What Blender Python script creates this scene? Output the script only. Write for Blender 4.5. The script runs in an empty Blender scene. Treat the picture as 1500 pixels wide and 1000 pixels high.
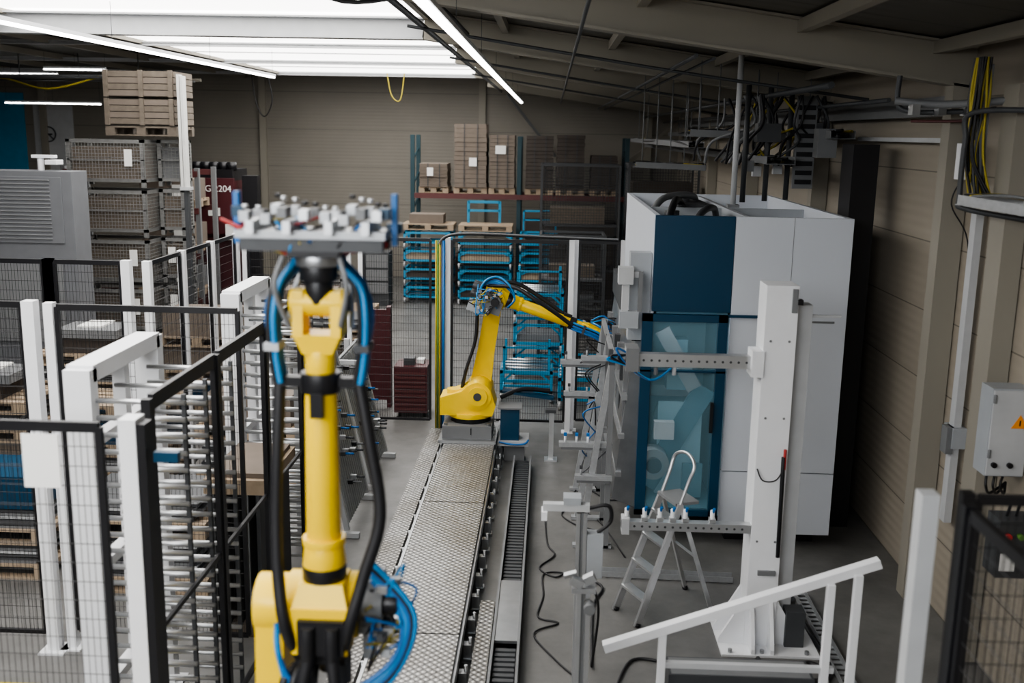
import bpy, math, random
from mathutils import Vector, Matrix
random.seed(7)
R=random.uniform
V=Vector
# ---------------------------------------------------------------- materials
def mat(name,col,rough=.5,metal=0.,var=.12,scale=6.,bump=0.,bscale=60.,emit=None,estr=0.,alpha=1.,spec=.5):
    m=bpy.data.materials.new(name); m.use_nodes=True
    nt=m.node_tree; n=nt.nodes; l=nt.links
    p=n['Principled BSDF']
    p.inputs['Roughness'].default_value=rough
    p.inputs['Metallic'].default_value=metal
    p.inputs['Specular IOR Level'].default_value=spec
    if emit:
        p.inputs['Emission Color'].default_value=(*emit,1); p.inputs['Emission Strength'].default_value=estr
    if alpha<1: p.inputs['Alpha'].default_value=alpha
    tc=n.new('ShaderNodeTexCoord')
    nz=n.new('ShaderNodeTexNoise'); nz.inputs['Scale'].default_value=scale; nz.inputs['Detail'].default_value=4
    l.new(tc.outputs['Object'],nz.inputs['Vector'])
    mx=n.new('ShaderNodeMix'); mx.data_type='RGBA'
    a=[max(0,c*(1-var)) for c in col]; b=[min(1,c*(1+var)) for c in col]
    mx.inputs[6].default_value=(*a,1); mx.inputs[7].default_value=(*b,1)
    l.new(nz.outputs['Fac'],mx.inputs[0]); l.new(mx.outputs[2],p.inputs['Base Color'])
    if bump:
        n2=n.new('ShaderNodeTexNoise'); n2.inputs['Scale'].default_value=bscale
        l.new(tc.outputs['Object'],n2.inputs['Vector'])
        bp=n.new('ShaderNodeBump'); bp.inputs['Strength'].default_value=bump; bp.inputs['Distance'].default_value=.01
        l.new(n2.outputs['Fac'],bp.inputs['Height']); l.new(bp.outputs['Normal'],p.inputs['Normal'])
    return m
YEL=mat('robot_yellow',(.90,.60,.006),.36,0,.05)
WHT=mat('white_paint',(.76,.77,.79),.4,0,.05)
MWH=mat('machine_white',(.58,.61,.66),.4,0,.04,1.5)
MGR=mat('machine_grey',(.34,.36,.38),.45)
CAB=mat('cabinet_grey',(.135,.14,.15),.5)
LGR=mat('light_grey',(.46,.47,.48),.5)
GRY=mat('mid_grey',(.17,.175,.18),.5)
DGR=mat('dark_grey',(.05,.053,.057),.5)
BLK=mat('black_paint',(.009,.009,.011),.4)
RUB=mat('black_rubber',(.011,.011,.013),.5)
ALU=mat('aluminium',(.60,.61,.62),.35,.85,.1,12)
STL=mat('steel',(.38,.39,.40),.35,.9,.2,8)
GAL=mat('galvanised',(.40,.41,.42),.45,.6,.2,25)
BOXM=mat('weathered_steel',(.21,.21,.205),.55,.4,.25,12)
DBL=mat('machine_blue',(.004,.042,.088),.35,0,.05)
CBL=mat('cyan_blue_paint',(.02,.26,.45),.45,0,.15)
HBL=mat('hose_blue',(.01,.13,.38),.4)
HBL2=mat('hose_light_blue',(.015,.22,.5),.4)
WOD=mat('pallet_wood',(.36,.28,.20),.8,0,.3,9,.3)
DWO=mat('old_wood',(.15,.125,.10),.85,0,.35,9,.3)
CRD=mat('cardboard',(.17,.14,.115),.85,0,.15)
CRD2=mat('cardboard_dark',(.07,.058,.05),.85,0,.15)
PAP=mat('paper',(.8,.8,.78),.8,0,.03)
RED=mat('rack_red',(.10,.03,.03),.5)
DRD=mat('dark_red_paint',(.07,.014,.018),.45)
YLC=mat('cable_yellow',(.45,.36,.03),.5)
GRN=mat('cable_green',(.10,.22,.04),.5)
REDC=mat('cable_red',(.4,.03,.03),.5)
TEAL=mat('rack_teal',(.010,.04,.052),.5)
ORG=mat('warning_orange',(.8,.28,.02),.5)
BEI=mat('beam_beige',(.27,.25,.21),.6,0,.08,2)
FOAM=mat('foam_white',(.62,.62,.60),.8)
GLS=mat('door_glass',(.16,.30,.36),.06,0,.03,1,alpha=.24)
INT=mat('machine_interior',(.34,.52,.60),.5,0,.25,2)
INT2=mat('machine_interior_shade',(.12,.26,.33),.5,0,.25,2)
LED=mat('tube_light',(1,1,1),.5,0,0,1,emit=(1,.99,.97),estr=12)
GLOWI=mat('interior_fill_glow',(1,1,1),.5,0,0,1,emit=(.9,.97,1),estr=14)  # emission for an added strip that brightens the machine interior
SKY=mat('skylight_panel',(.9,.9,.9),.6,0,0,1,emit=(1,.975,.94),estr=4.8)

def plate_mat():
    m=bpy.data.materials.new('diamond_plate'); m.use_nodes=True
    nt=m.node_tree;n=nt.nodes;l=nt.links;p=n['Principled BSDF']
    tc=n.new('ShaderNodeTexCoord'); mp=n.new('ShaderNodeMapping')
    mp.inputs['Rotation'].default_value=(0,0,math.radians(45)); l.new(tc.outputs['Object'],mp.inputs['Vector'])
    vo=n.new('ShaderNodeTexVoronoi'); vo.voronoi_dimensions='2D'; vo.inputs['Scale'].default_value=21; vo.inputs['Randomness'].default_value=0.1
    l.new(mp.outputs['Vector'],vo.inputs['Vector'])
    cr=n.new('ShaderNodeValToRGB'); cr.color_ramp.elements[0].position=.22; cr.color_ramp.elements[1].position=.45
    cr.color_ramp.elements[0].color=(.52,.515,.50,1); cr.color_ramp.elements[1].color=(.15,.149,.147,1)
    l.new(vo.outputs['Distance'],cr.inputs['Fac'])
    nz=n.new('ShaderNodeTexNoise'); nz.inputs['Scale'].default_value=1.6; nz.inputs['Detail'].default_value=5; l.new(tc.outputs['Object'],nz.inputs['Vector'])
    c2=n.new('ShaderNodeValToRGB'); c2.color_ramp.elements[0].position=.35; c2.color_ramp.elements[1].position=.6
    c2.color_ramp.elements[0].color=(.66,.63,.58,1); c2.color_ramp.elements[1].color=(1,1,1,1); l.new(nz.outputs['Fac'],c2.inputs['Fac'])
    mx=n.new('ShaderNodeMix'); mx.data_type='RGBA'; mx.blend_type='MULTIPLY'; mx.inputs[0].default_value=1
    l.new(cr.outputs['Color'],mx.inputs[6]); l.new(c2.outputs['Color'],mx.inputs[7])
    l.new(mx.outputs[2],p.inputs['Base Color'])
    bp=n.new('ShaderNodeBump'); bp.invert=True; bp.inputs['Strength'].default_value=.7; bp.inputs['Distance'].default_value=.01
    l.new(vo.outputs['Distance'],bp.inputs['Height']); l.new(bp.outputs['Normal'],p.inputs['Normal'])
    p.inputs['Metallic'].default_value=.6; p.inputs['Roughness'].default_value=.36
    return m
DIA=plate_mat()
def floor_mat():
    m=bpy.data.materials.new('concrete_floor'); m.use_nodes=True
    nt=m.node_tree;n=nt.nodes;l=nt.links;p=n['Principled BSDF']
    tc=n.new('ShaderNodeTexCoord')
    a=n.new('ShaderNodeTexNoise'); a.inputs['Scale'].default_value=.9; a.inputs['Detail'].default_value=9; a.inputs['Roughness'].default_value=.7
    l.new(tc.outputs['Object'],a.inputs['Vector'])
    cr=n.new('ShaderNodeValToRGB'); cr.color_ramp.elements[0].position=.3; cr.color_ramp.elements[1].position=.72
    cr.color_ramp.elements[0].color=(.085,.084,.082,1); cr.color_ramp.elements[1].color=(.19,.187,.18,1)
    l.new(a.outputs['Fac'],cr.inputs['Fac']); l.new(cr.outputs['Color'],p.inputs['Base Color'])
    b=n.new('ShaderNodeTexNoise'); b.inputs['Scale'].default_value=4; b.inputs['Detail'].default_value=6
    l.new(tc.outputs['Object'],b.inputs['Vector'])
    mr=n.new('ShaderNodeMapRange'); mr.inputs[3].default_value=.25; mr.inputs[4].default_value=.55
    l.new(b.outputs['Fac'],mr.inputs[0]); l.new(mr.outputs[0],p.inputs['Roughness'])
    return m
FLR=floor_mat()
def panel_mat(name,col,axis='Z',pitch=1.0,seam=.012,rib=.09,dark=.45):
    m=bpy.data.materials.new(name); m.use_nodes=True
    nt=m.node_tree;n=nt.nodes;l=nt.links;p=n['Principled BSDF']
    tc=n.new('ShaderNodeTexCoord'); sp=n.new('ShaderNodeSeparateXYZ'); l.new(tc.outputs['Object'],sp.inputs[0])
    o=sp.outputs[axis]
    def M(op,a,b=None):
        q=n.new('ShaderNodeMath'); q.operation=op
        if hasattr(a,'links'): l.new(a,q.inputs[0])
        else: q.inputs[0].default_value=a
        if b is not None:
            if hasattr(b,'links'): l.new(b,q.inputs[1])
            else: q.inputs[1].default_value=b
        return q.outputs[0]
    fr=M('FRACT',M('DIVIDE',o,pitch)); s=M('LESS_THAN',fr,seam/pitch)
    rb=M('SINE',M('MULTIPLY',o,2*math.pi/rib))
    nz=n.new('ShaderNodeTexNoise'); nz.inputs['Scale'].default_value=.8; nz.inputs['Detail'].default_value=5; l.new(tc.outputs['Object'],nz.inputs['Vector'])
    mx=n.new('ShaderNodeMix'); mx.data_type='RGBA'; mx.inputs[6].default_value=(*[c*.85 for c in col],1); mx.inputs[7].default_value=(*[c*1.12 for c in col],1)
    l.new(nz.outputs['Fac'],mx.inputs[0])
    m2=n.new('ShaderNodeMix'); m2.data_type='RGBA'; l.new(s,m2.inputs[0]); l.new(mx.outputs[2],m2.inputs[6]); m2.inputs[7].default_value=(*[c*dark for c in col],1)
    l.new(m2.outputs[2],p.inputs['Base Color']); p.inputs['Roughness'].default_value=.6
    h=M('SUBTRACT',M('MULTIPLY',rb,.25),M('MULTIPLY',s,1.))
    bp=n.new('ShaderNodeBump'); bp.inputs['Strength'].default_value=.5; bp.inputs['Distance'].default_value=.01
    l.new(h,bp.inputs['Height']); l.new(bp.outputs['Normal'],p.inputs['Normal'])
    return m
WAL=panel_mat('wall_panel_beige',(.225,.207,.178))
WALR=panel_mat('wall_panel_side',(.31,.275,.225),'Z',.62,.012)
ROF=panel_mat('roof_sheet',(.10,.094,.082),'Y',1.0,.02,.25)

# ---------------------------------------------------------------- mesh builder
class B:
    def __init__(s,T=None):
        s.v=[];s.f=[];s.mi=[];s.sm=[];s.mats=[];s.T=T or Matrix.Identity(4)
    def m(s,mt):
        if mt not in s.mats: s.mats.append(mt)
        return s.mats.index(mt)
    def add(s,vs,fs,mt,smooth=False):
        o=len(s.v); s.v+= [tuple(s.T@V(q)) for q in vs]; i=s.m(mt)
        for k,f in enumerate(fs):
            s.f.append([o+a for a in f]); s.mi.append(i); s.sm.append(smooth if not isinstance(smooth,list) else smooth[k])
    def bx(s,x0,x1,y0,y1,z0,z1,mt):
        vs=[(x,y,z) for z in (z0,z1) for y in (y0,y1) for x in (x0,x1)]
        s.add(vs,[(0,2,3,1),(4,5,7,6),(0,1,5,4),(2,6,7,3),(0,4,6,2),(1,3,7,5)],mt)
    def box(s,c,d,mt,rot=None):
        vs=[]
        for z in(-.5,.5):
            for y in(-.5,.5):
                for x in(-.5,.5):
                    q=V((x*d[0],y*d[1],z*d[2]))
                    if rot is not None: q=rot@q
                    vs.append(V(c)+q)
        s.add(vs,[(0,2,3,1),(4,5,7,6),(0,1,5,4),(2,6,7,3),(0,4,6,2),(1,3,7,5)],mt)
    def beam(s,p,q,w,h,mt,up=(0,0,1),w2=None,h2=None):
        p=V(p);q=V(q);a=(q-p).normalized();u=V(up)
        if abs(a.dot(u))>.98: u=V((0,1,0))
        r=a.cross(u).normalized();u=r.cross(a).normalized()
        w2=w if w2 is None else w2; h2=h if h2 is None else h2
        vs=[]
        for (c,ww,hh) in((p,w,h),(q,w2,h2)):
            for sx,sz in((-.5,-.5),(.5,-.5),(.5,.5),(-.5,.5)): vs.append(c+r*sx*ww+u*sz*hh)
        s.add(vs,[(0,1,2,3),(7,6,5,4),(0,4,5,1),(1,5,6,2),(2,6,7,3),(3,7,4,0)],mt)
    def cyl(s,p,q,r,mt,r2=None,n=16,cap=True):
        p=V(p);q=V(q);a=(q-p).normalized();u=V((0,0,1)) if abs(a.z)<.95 else V((1,0,0))
        x=a.cross(u).normalized();y=a.cross(x).normalized(); r2=r if r2 is None else r2
        vs=[p+(x*math.cos(t)+y*math.sin(t))*r for t in [2*math.pi*i/n for i in range(n)]]
        vs+=[q+(x*math.cos(t)+y*math.sin(t))*r2 for t in [2*math.pi*i/n for i in range(n)]]
        fs=[(i,(i+1)%n,n+(i+1)%n,n+i) for i in range(n)]; sm=[n>5]*n
        if cap: fs+=[tuple(range(n-1,-1,-1)),tuple(range(n,2*n))]; sm+=[False,False]
        s.add(vs,fs,mt,sm)
    def tube(s,pts,r,mt,n=8,sub=6,closed=False):
        P=[V(q) for q in pts]
        if sub>1:
            Q=[];N=len(P)
            rng=range(N if closed else N-1)
            for i in rng:
                g=lambda k:(P[k%N] if closed else P[min(max(k,0),N-1)])
                p0,p1,p2,p3=g(i-1),g(i),g(i+1),g(i+2)
                for j in range(sub):
                    t=j/sub
                    Q.append(.5*((2*p1)+(p2-p0)*t+(2*p0-5*p1+4*p2-p3)*t*t+(3*p1-p0-3*p2+p3)*t**3))
            if not closed: Q.append(P[-1])
            P=Q
        vs=[];N=len(P);px=None
        for i,q in enumerate(P):
            a=(P[(i+1)%N if closed else min(i+1,N-1)]-P[i-1 if closed else max(i-1,0)])
            a=a.normalized() if a.length>1e-9 else V((0,0,1))
            if px is None:
                u=V((0,0,1)) if abs(a.z)<.9 else V((1,0,0)); px=a.cross(u).normalized()
            x=(px-a*px.dot(a)).normalized(); px=x; y=a.cross(x)
            vs+=[q+(x*math.cos(2*math.pi*k/n)+y*math.sin(2*math.pi*k/n))*r for k in range(n)]
        fs=[]
        for i in range(N if closed else N-1):
            j=(i+1)%N
            fs+=[(i*n+k,i*n+(k+1)%n,j*n+(k+1)%n,j*n+k) for k in range(n)]
        s.add(vs,fs,mt,True)
    def prism(s,pts,f,mt):
        n=len(pts); vs=[f(a,b,0) for a,b in pts]+[f(a,b,1) for a,b in pts]
        s.add(vs,[tuple(range(n-1,-1,-1)),tuple(range(n,2*n))]+[(i,(i+1)%n,n+(i+1)%n,n+i) for i in range(n)],mt)
    def wire(s,p,q,t,mt):
        s.cyl(p,q,t,mt,n=4,cap=False)
    def mesh(s,p0,p1,z0,z1,sx,sz,t,mt):
        p0=V(p0);p1=V(p1);L=(p1-p0).length;n=max(1,int(L/sx));k=max(1,int((z1-z0)/sz))
        for i in range(n+1):
            q=p0.lerp(p1,i/n); s.wire((q.x,q.y,z0),(q.x,q.y,z1),t,mt)
        for j in range(k+1):
            z=z0+(z1-z0)*j/k; s.wire((p0.x,p0.y,z),(p1.x,p1.y,z),t*1.2,mt)
    def done(s,name,bev=0.,parent=None):
        me=bpy.data.meshes.new(name); me.from_pydata(s.v,[],s.f)
        for x in s.mats: me.materials.append(x)
        me.polygons.foreach_set('material_index',s.mi); me.polygons.foreach_set('use_smooth',s.sm); me.update()
        o=bpy.data.objects.new(name,me); bpy.context.collection.objects.link(o)
        if bev:
            b=o.modifiers.new('bevel','BEVEL'); b.width=bev; b.segments=2; b.limit_method='ANGLE'; b.angle_limit=math.radians(50)
        if parent: o.parent=parent
        return o
def text(body,loc,size,rot,mt,parent,name):
    c=bpy.data.curves.new(name,'FONT'); c.body=body; c.size=size; c.extrude=.002; c.align_x='CENTER'; c.align_y='CENTER'
    c.materials.append(mt); o=bpy.data.objects.new(name,c); o.location=loc; o.rotation_euler=rot
    bpy.context.collection.objects.link(o); o.parent=parent; return o

# ---------------------------------------------------------------- room shell
XW=3.42; YB=28.4; XL=-17
b=B(); b.bx(XL,XW+.2,-4,YB+.2,-.1,0,FLR); b.done('floor')
b=B(); b.bx(XL,XW+.2,YB,YB+.2,0,6,WAL)
for x in(-7.9,-14.0,-1.9,2.6): b.bx(x-.09,x+.09,YB-.12,YB,0,5.4,BEI)
b.done('wall_back')
b=B(); b.bx(XW,XW+.2,-4,YB,0,4.75,WALR); b.done('wall_right')
b=B(); b.bx(XL-.2,XL,-4,YB,0,6,WAL); b.done('wall_left')
b=B(); b.bx(XL,XW+.2,-4.2,-4,0,6,WAL); b.done('wall_front')
sl=.137
def zr(x): return 5.45 if x<-1.6 else 5.45-sl*(x+1.6)
b=B()
b.prism([(-1.6,5.45),(XW+.2,zr(XW+.2)),(XW+.2,zr(XW+.2)+.1),(-1.6,5.55)],lambda a,c,t:(a,-4+t*(YB+4),c),ROF)
b.bx(XL,-6.8,-4,YB,5.45,5.55,ROF)
b.bx(-6.8,-1.6,26.3,YB,5.45,5.55,ROF)
b.done('ceiling')
b=B(); b.bx(-6.8,-1.6,-4,26.3,5.40,5.46,SKY)
for y in [x*2.1-3.5 for x in range(15)]:
    b.bx(-6.8,-1.6,y-.015,y+.015,5.38,5.40,LGR)
for x in (-6.85,-1.6): b.bx(x,x+.06,-4,26.3,5.34,5.46,BEI)
b.done('roof_skylight')
for i,y in enumerate((4.4,8.7,13,17.3,21.6,25.9)):
    b=B()
    def ib(p,q,h=.32,w=.18,m_=BEI):
        p=V(p);q=V(q)
        b.beam(p,q,w,.02,m_); b.beam(p+V((0,0,h)),q+V((0,0,h)),w,.02,m_); b.beam(p+V((0,0,h/2)),q+V((0,0,h/2)),.015,h,m_)
    ib((-1.6,y,5.11),(XW-.02,y,zr(XW)-.34))
    if y in(8.7,13): ib((XL+.02,y,5.14),(-1.6,y,5.11),.24,.22,LGR)
    else: ib((XL+.02,y,5.32),(-1.6,y,5.32),.05,.08,LGR)
    b.bx(XW-.2,XW-.01,y-.09,y+.09,0,zr(XW)-.3,BEI)
    b.done('roof_rafter')
b=B()
for x in (-.6,.7,2.0,3.1):
    b.bx(x-.04,x+.04,-3.9,YB-.02,zr(x)-.12,zr(x)-.02,BEI)
for x in (-8.4,-10.2,-12,-14): b.bx(x-.04,x+.04,-3.9,YB-.02,5.33,5.44,BEI)
b.done('roof_purlins')
b=B()
for (x,y0,dz,r_,m_) in((-1.35,0,.36,.03,DGR),(.2,0,.42,.015,DGR),(1.2,9,.40,.02,DGR),(1.35,9,.40,.015,DGR),(2.4,9.2,.45,.03,DGR),(2.9,9.2,.5,.02,DGR)):
    b.cyl((x,y0,zr(x)-dz),(x,27.5,zr(x)-dz),r_,m_,n=8)
for y in(10.8,15.2,19.4):
    b.tube([(-1.5,y,5.05),(0,y+.1,zr(0)-.4),(1.5,y,zr(1.5)-.42),(3.2,y,zr(3.2)-.4)],.018,DGR,n=6)
b.tube([(-2.0,7,5.1),(-1.6,8,4.95),(-1.1,9,5.1),(-.9,11,5.0)],.02,RUB,n=6)
b.tube([(-7.5,26,5.3),(-7.4,26,4.6),(-7.2,26,4.3),(-7.0,26,4.7),(-7.1,26,5.3)],.015,RUB,n=6)
b.tube([(-3.8,24,5.3),(-3.7,24,4.8),(-3.5,24,4.7),(-3.4,24,5.3)],.012,YLC,n=6)
for k in range(6): b.cyl((-16,20.5+.4*k,4.85+.05*(k%3)),(-7.6,20.5+.4*k,4.95+.05*(k%2)),.02+.015*(k%2),[DGR,GRY,BEI][k%3],n=8)
for k in range(5): b.cyl((-13+k*1.2,20.6,4.9),(-13+k*1.2,20.6,5.4),.01,DGR,n=6)
b.tube([(-12,20.6,4.9),(-11.5,20.5,4.6),(-11,20.6,4.9),(-10,20.5,4.7),(-9,20.6,4.95)],.02,YLC,n=6)
b.done('overhead_conduits')
b=B(); b.beam((XW-.12,8.7,4.28),(XW-.12,27,4.28),.14,.16,GRY); b.beam((XW-.1,8.9,4.0),(XW-.1,11.4,4.0),.05,.04,LGR); b.done('eave_beam')
def striplight(p,q):
    b=B(); p=V(p);q=V(q)
    b.beam(p,q,.05,.025,LED); b.beam(p+V((0,0,.035)),q+V((0,0,.035)),.08,.04,WHT)
    L=(q-p).length
    k=max(2,int(L/3))
    for i in range(k+1):
        c=p.lerp(q,(i+.02)/(k+.04)); b.cyl(c+V((0,0,.05)),(c.x,c.y,zr(c.x)-.08),.003,DGR,n=6)
    b.done('strip_light')
striplight((-.79,2.5,4.75),(-.79,26.5,4.75)); striplight((-5.0,5,4.9),(-5.0,18.7,4.9))
striplight((-13,24.5,4.5),(-10.7,24.5,4.5)); striplight((-9.8,20,5.05),(-8.6,20,5.05)); striplight((-12.5,22,5.05),(-10.5,22,5.05))

# ---------------------------------------------------------------- robot track
b=B()
b.bx(-1.18,-.65,1.5,13.1,.05,.27,DGR)
y=1.5
while y<12.0:
    b.bx(-1.22,-.61,y,min(y+2.78,12.0),.27,.30,DIA); y+=2.8
for x in(-1.25,-.60):
    b.bx(x-.012,x+.012,1.5,13.1,.16,.26,STL)
for i in range(27):
    y=1.8+i*.42
    for sx in(-1,1):
        x=-.915+sx*.36
        b.bx(x-.045,x+.045,y-.05,y+.05,.0,.03,STL); b.bx(x-.03,x+.03,y-.035,y+.035,.03,.14,ALU); b.cyl((x+sx*.02,y,.03),(x+sx*.02,y,.19),.014,STL,n=8)
b.done('robot_linear_track')
b=B(); b.bx(-1.54,-1.34,2,13.2,.0,.1,DIA); b.done('walkway_plate')
b=B(); b.bx(-.505,-.385,2,8.05,0,.12,DIA); b.done('walkway_plate')
b=B()
b.bx(-.375,-.355,2,12.0,0,.14,GRY); b.bx(-.175,-.155,2,12.0,0,.14,GRY); b.bx(-.355,-.175,2,12.0,0,.02,BLK)
y=2.0
while y<11.9:
    if not(7.3<y<8.45):
        b.bx(-.345,-.185,y,y+.045,.02,.09,DGR)
    y+=.075
b.bx(-.36,-.17,7.35,8.45,.10,.125,STL)
b.done('cable_chain_channel',0)

# ---------------------------------------------------------------- robots
def robot(loc,yaw,a1,a2,near=False):
    T=Matrix.Translation(loc)@Matrix.Rotation(yaw,4,'Z')
    b=B(T)
    b.bx(-.36,.34,-.42,.42,0.002,.04,STL); b.bx(-.32,.28,-.34,.34,.04,.20,GRY)
    for sx in(-.28,.24):
        for sy in(-.3,.3): b.cyl((sx,sy,.2),(sx,sy,.23),.025,STL,n=6)
    b.cyl((0,0,.2),(0,0,.28),.25,BLK,n=32)
    b.cyl((0,0,.26),(0,0,.32),.27,YEL,n=32)
    prof=[(-.36,.30),(.28,.30),(.32,.42),(.26,.62),(.12,.72),(-.02,.68),(-.1,.60),(-.36,.52)]
    b.prism(prof,lambda a,c,t:(a,-.22+.40*t,c),YEL)
    b.cyl((-.2,-.05,.5),(-.2,-.05,.60),.09,YEL,n=20)
    S=V((.1,0,.55)); E=S+V((math.sin(a1),0,math.cos(a1)))*1.17
    la=.22
    ax=(E-S).normalized(); nn=V((ax.z,0,-ax.x))
    b.cyl((S.x,-.24,S.z),(S.x,.34,S.z),.17,YEL,n=28)
    b.cyl((S.x,.34,S.z),(S.x,.37,S.z),.11,DGR,n=20)
    b.cyl((S.x,-.27,S.z),(S.x,-.24,S.z),.12,YEL,n=20); b.cyl((S.x,-.275,S.z),(S.x,-.27,S.z),.05,DGR,n=20)
    def off(p,l): return V((p.x,l,p.z))
    b.beam(off(S,la),off(S+ax*.5,la),.14,.27,YEL,up=nn,w2=.12,h2=.21)
    b.beam(off(S+ax*.5,la),off(E,la),.12,.21,YEL,up=nn,w2=.12,h2=.20)
    b.cyl((E.x,.14,E.z),(E.x,.285,E.z),.125,YEL,n=28)
    b.cyl((E.x,.285,E.z),(E.x,.30,E.z),.085,DGR,n=20)
    f=V((math.cos(a2),0,math.sin(a2))); up=V((-math.sin(a2),0,math.cos(a2)))
    def P(u,l,w): return E+f*u+V((0,l,0))+up*w
    w0=.06
    b.cyl(P(0,-.14,0),P(0,.15,0),.14,YEL,n=28)
    b.beam(P(-.14,-.01,w0),P(.06,-.01,w0),.23,.26,YEL,up=up); b.beam(P(.06,-.01,w0),P(.15,-.01,w0),.23,.24,YEL,up=up,w2=.18,h2=.17)
    b.beam(P(-.20,-.01,w0),P(-.14,-.01,w0),.20,.20,BLK,up=up)
    for l,w in((-.08,.08),(.07,.08),(-.01,-.02)):
        b.cyl(P(-.30,l,w+w0-.04),P(-.18,l,w+w0-.04),.045,DGR,n=14)
    b.cyl(P(.02,-.14,.02),P(.02,-.25,.02),.07,GRY,n=16); b.cyl(P(.02,-.25,.02),P(.02,-.31,.02),.05,BLK,n=16)
    b.beam(P(-.12,-.19,-.05),P(.12,-.19,-.05),.10,.16,GRY,up=up)
    b.cyl(P(.15,-.01,w0),P(.21,-.01,w0),.092,BLK,n=24)
    b.cyl(P(.21,-.01,w0),P(.30,-.01,w0),.09,YEL,n=28,r2=.08); b.cyl(P(.30,-.01,w0),P(.33,-.01,w0),.088,YEL,n=28)
    b.cyl(P(.33,-.01,w0),P(.95,-.01,w0),.072,YEL,r2=.064,n=28)
    b.cyl(P(.95,-.01,w0),P(1.0,-.01,w0),.075,YEL,n=28); b.cyl(P(1.0,-.01,w0),P(1.12,-.01,w0),.06,YEL,n=28)
    b.beam(P(1.11,-.01,w0),P(1.19,-.01,w0),.12,.11,YEL,up=up,w2=.19,h2=.13)
    for l in(-.085,.065): b.beam(P(1.18,l,w0),P(1.36,l,w0),.042,.13,YEL,up=up,h2=.10)
    b.cyl(P(1.31,-.12,w0),P(1.31,.10,w0),.055,YEL,n=24); b.cyl(P(1.31,-.135,w0),P(1.31,.115,w0),.034,BLK,n=20)
    b.cyl(P(1.31,-.01,w0),P(1.40,-.01,w0),.056,YEL if not near else BLK,n=24); b.cyl(P(1.40,-.01,w0),P(1.46,-.01,w0),.075,BLK,n=24); b.cyl(P(1.46,-.01,w0),P(1.50,-.01,w0),.09,STL,n=24)
    cu=.99
    b.beam(P(cu-.02,-.01,w0),P(cu+.02,-.01,w0),.32,.05,BLK,up=up); b.cyl(P(cu-.04,-.01,w0),P(cu+.04,-.01,w0),.079,BLK,n=24)
    b.beam(P(cu-.13,-.01,w0+.07),P(cu-.03,-.01,w0+.07),.05,.05,BLK,up=up)
    for i,(l,bl) in enumerate(((.155,.015),(-.165,-.09))):
        lift=0 if near else .10
        b.tube([P(-.2,l*.5,.12),P(-.02,l*.8,.20),P(.2,l+bl*.3,.16+lift),P(.45,l+bl,.12+lift),P(.75,l+bl*.5,.09+lift*.5),P(cu,l,w0)],.026,RUB,n=12)
        for k in range(5):
            d=(k-2)*.019; e=.012*((k%2)*2-1)
            b.tube([P(cu,l+e,w0+d),P(1.1,l*1.1+e,w0+d),P(1.26,l*1.14+e,w0+d),P(1.38,l*1.0+e,w0+d-.02),P(1.46,l*.6,w0+d-.03),P(1.52,l*.3,w0+d)],.013,[HBL,HBL2,HBL,RUB,HBL2][k],n=8)
        b.beam(P(1.12,l*1.12,w0),P(1.15,l*1.12,w0),.06,.11,LGR if l>0 else DGR,up=up)
    for k in range(5):
        if near:
            pts=[P(.12+.02*k,-.20,.02),P(-.02,-.33-.014*k,.05),P(-.2-.02*k,-.30,.10),P(-.33-.02*k,-.10,.16),P(-.30-.02*k,.08,.18),P(-.16,.16,.18),P(-.02,.17,.16)]
        else:
            pts=[P(-.20,-.1-.02*k,-.02),P(-.18,-.12-.02*k,.14+.015*k),P(-.05,-.14,.22+.02*k),P(.12,-.15-.01*k,.21+.012*k),P(.23,-.16,.12),P(.18,-.2,.0)]
        b.tube(pts,.013,[HBL,HBL2,HBL,RUB,HBL2][k],n=8)
    if near:
        b.beam(P(-.13,-.02,w0+.14),P(.02,-.02,w0+.14),.19,.03,BLK,up=up)
        for l in(-.07,.03): b.cyl(P(-.14,l,w0+.16),P(.0,l,w0+.16),.03,RUB,n=12)
        b.tube([P(-.14,.03,w0+.16),P(-.3,.05,w0+.18),P(-.5,.02,w0+.12)],.028,RUB,n=10); b.tube([P(-.14,-.07,w0+.16),P(-.3,-.08,w0+.18),P(-.5,-.02,w0+.12)],.028,RUB,n=10)
    for k in range(22):
        p=P(-.04+R(-.16,.16),-.25+R(-.05,.07),.0+R(-.12,.14)); b.box(p,(.035,.045,.035),[ALU,DGR,LGR,GRY][k%4])
        b.tube([p,p+V((R(-.1,.1),R(-.1,0),R(-.1,.1))),P(R(-.25,.1),-.2,R(-.1,.18))],.006,[HBL2,RUB,HBL,YLC][k%4],n=6)
    b.beam(P(-.28,-.17,-.12),P(-.02,-.17,-.12),.05,.14,MGR,up=up)
    for k in range(6): b.cyl(P(-.26+k*.045,-.17,-.20),P(-.26+k*.045,-.17,-.15),.012,ALU,n=8)
    for k in range(4):
        b.tube([off(S,.0+k*.04)+V((-.22,0,.0)),off(S+ax*.25,.0+k*.04)-nn*.2,off(S+ax*.6,.02+k*.04)-nn*.15,off(S+ax*.9,.02+k*.04)-nn*.17,P(-.22,.03,.0)],.02,RUB,n=8)
    return b,P,up,f,w0
b,P,up,f,w0=robot((-.93,12.3,.30),0.0,math.radians(8.5),math.radians(-19))
b.beam(P(1.50,-.0,w0),P(1.55,0,w0),.22,.16,ALU,up=up); b.beam(P(1.55,0,w0),P(1.62,0,w0),.1,.3,DGR,up=up)
for k in range(14):
    p=P(1.54+R(-.06,.12),R(-.14,.14),w0+R(-.16,.14)); b.box(p,(.06,.04,.05),[ALU,DGR,BLK][k%3])
    b.tube([p,P(1.42+R(-.1,.1),R(-.2,.2),w0+R(.05,.22)),P(1.2,R(-.1,.1),w0+.1)],.009,[HBL2,RUB,HBL][k%3],n=6)
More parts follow.
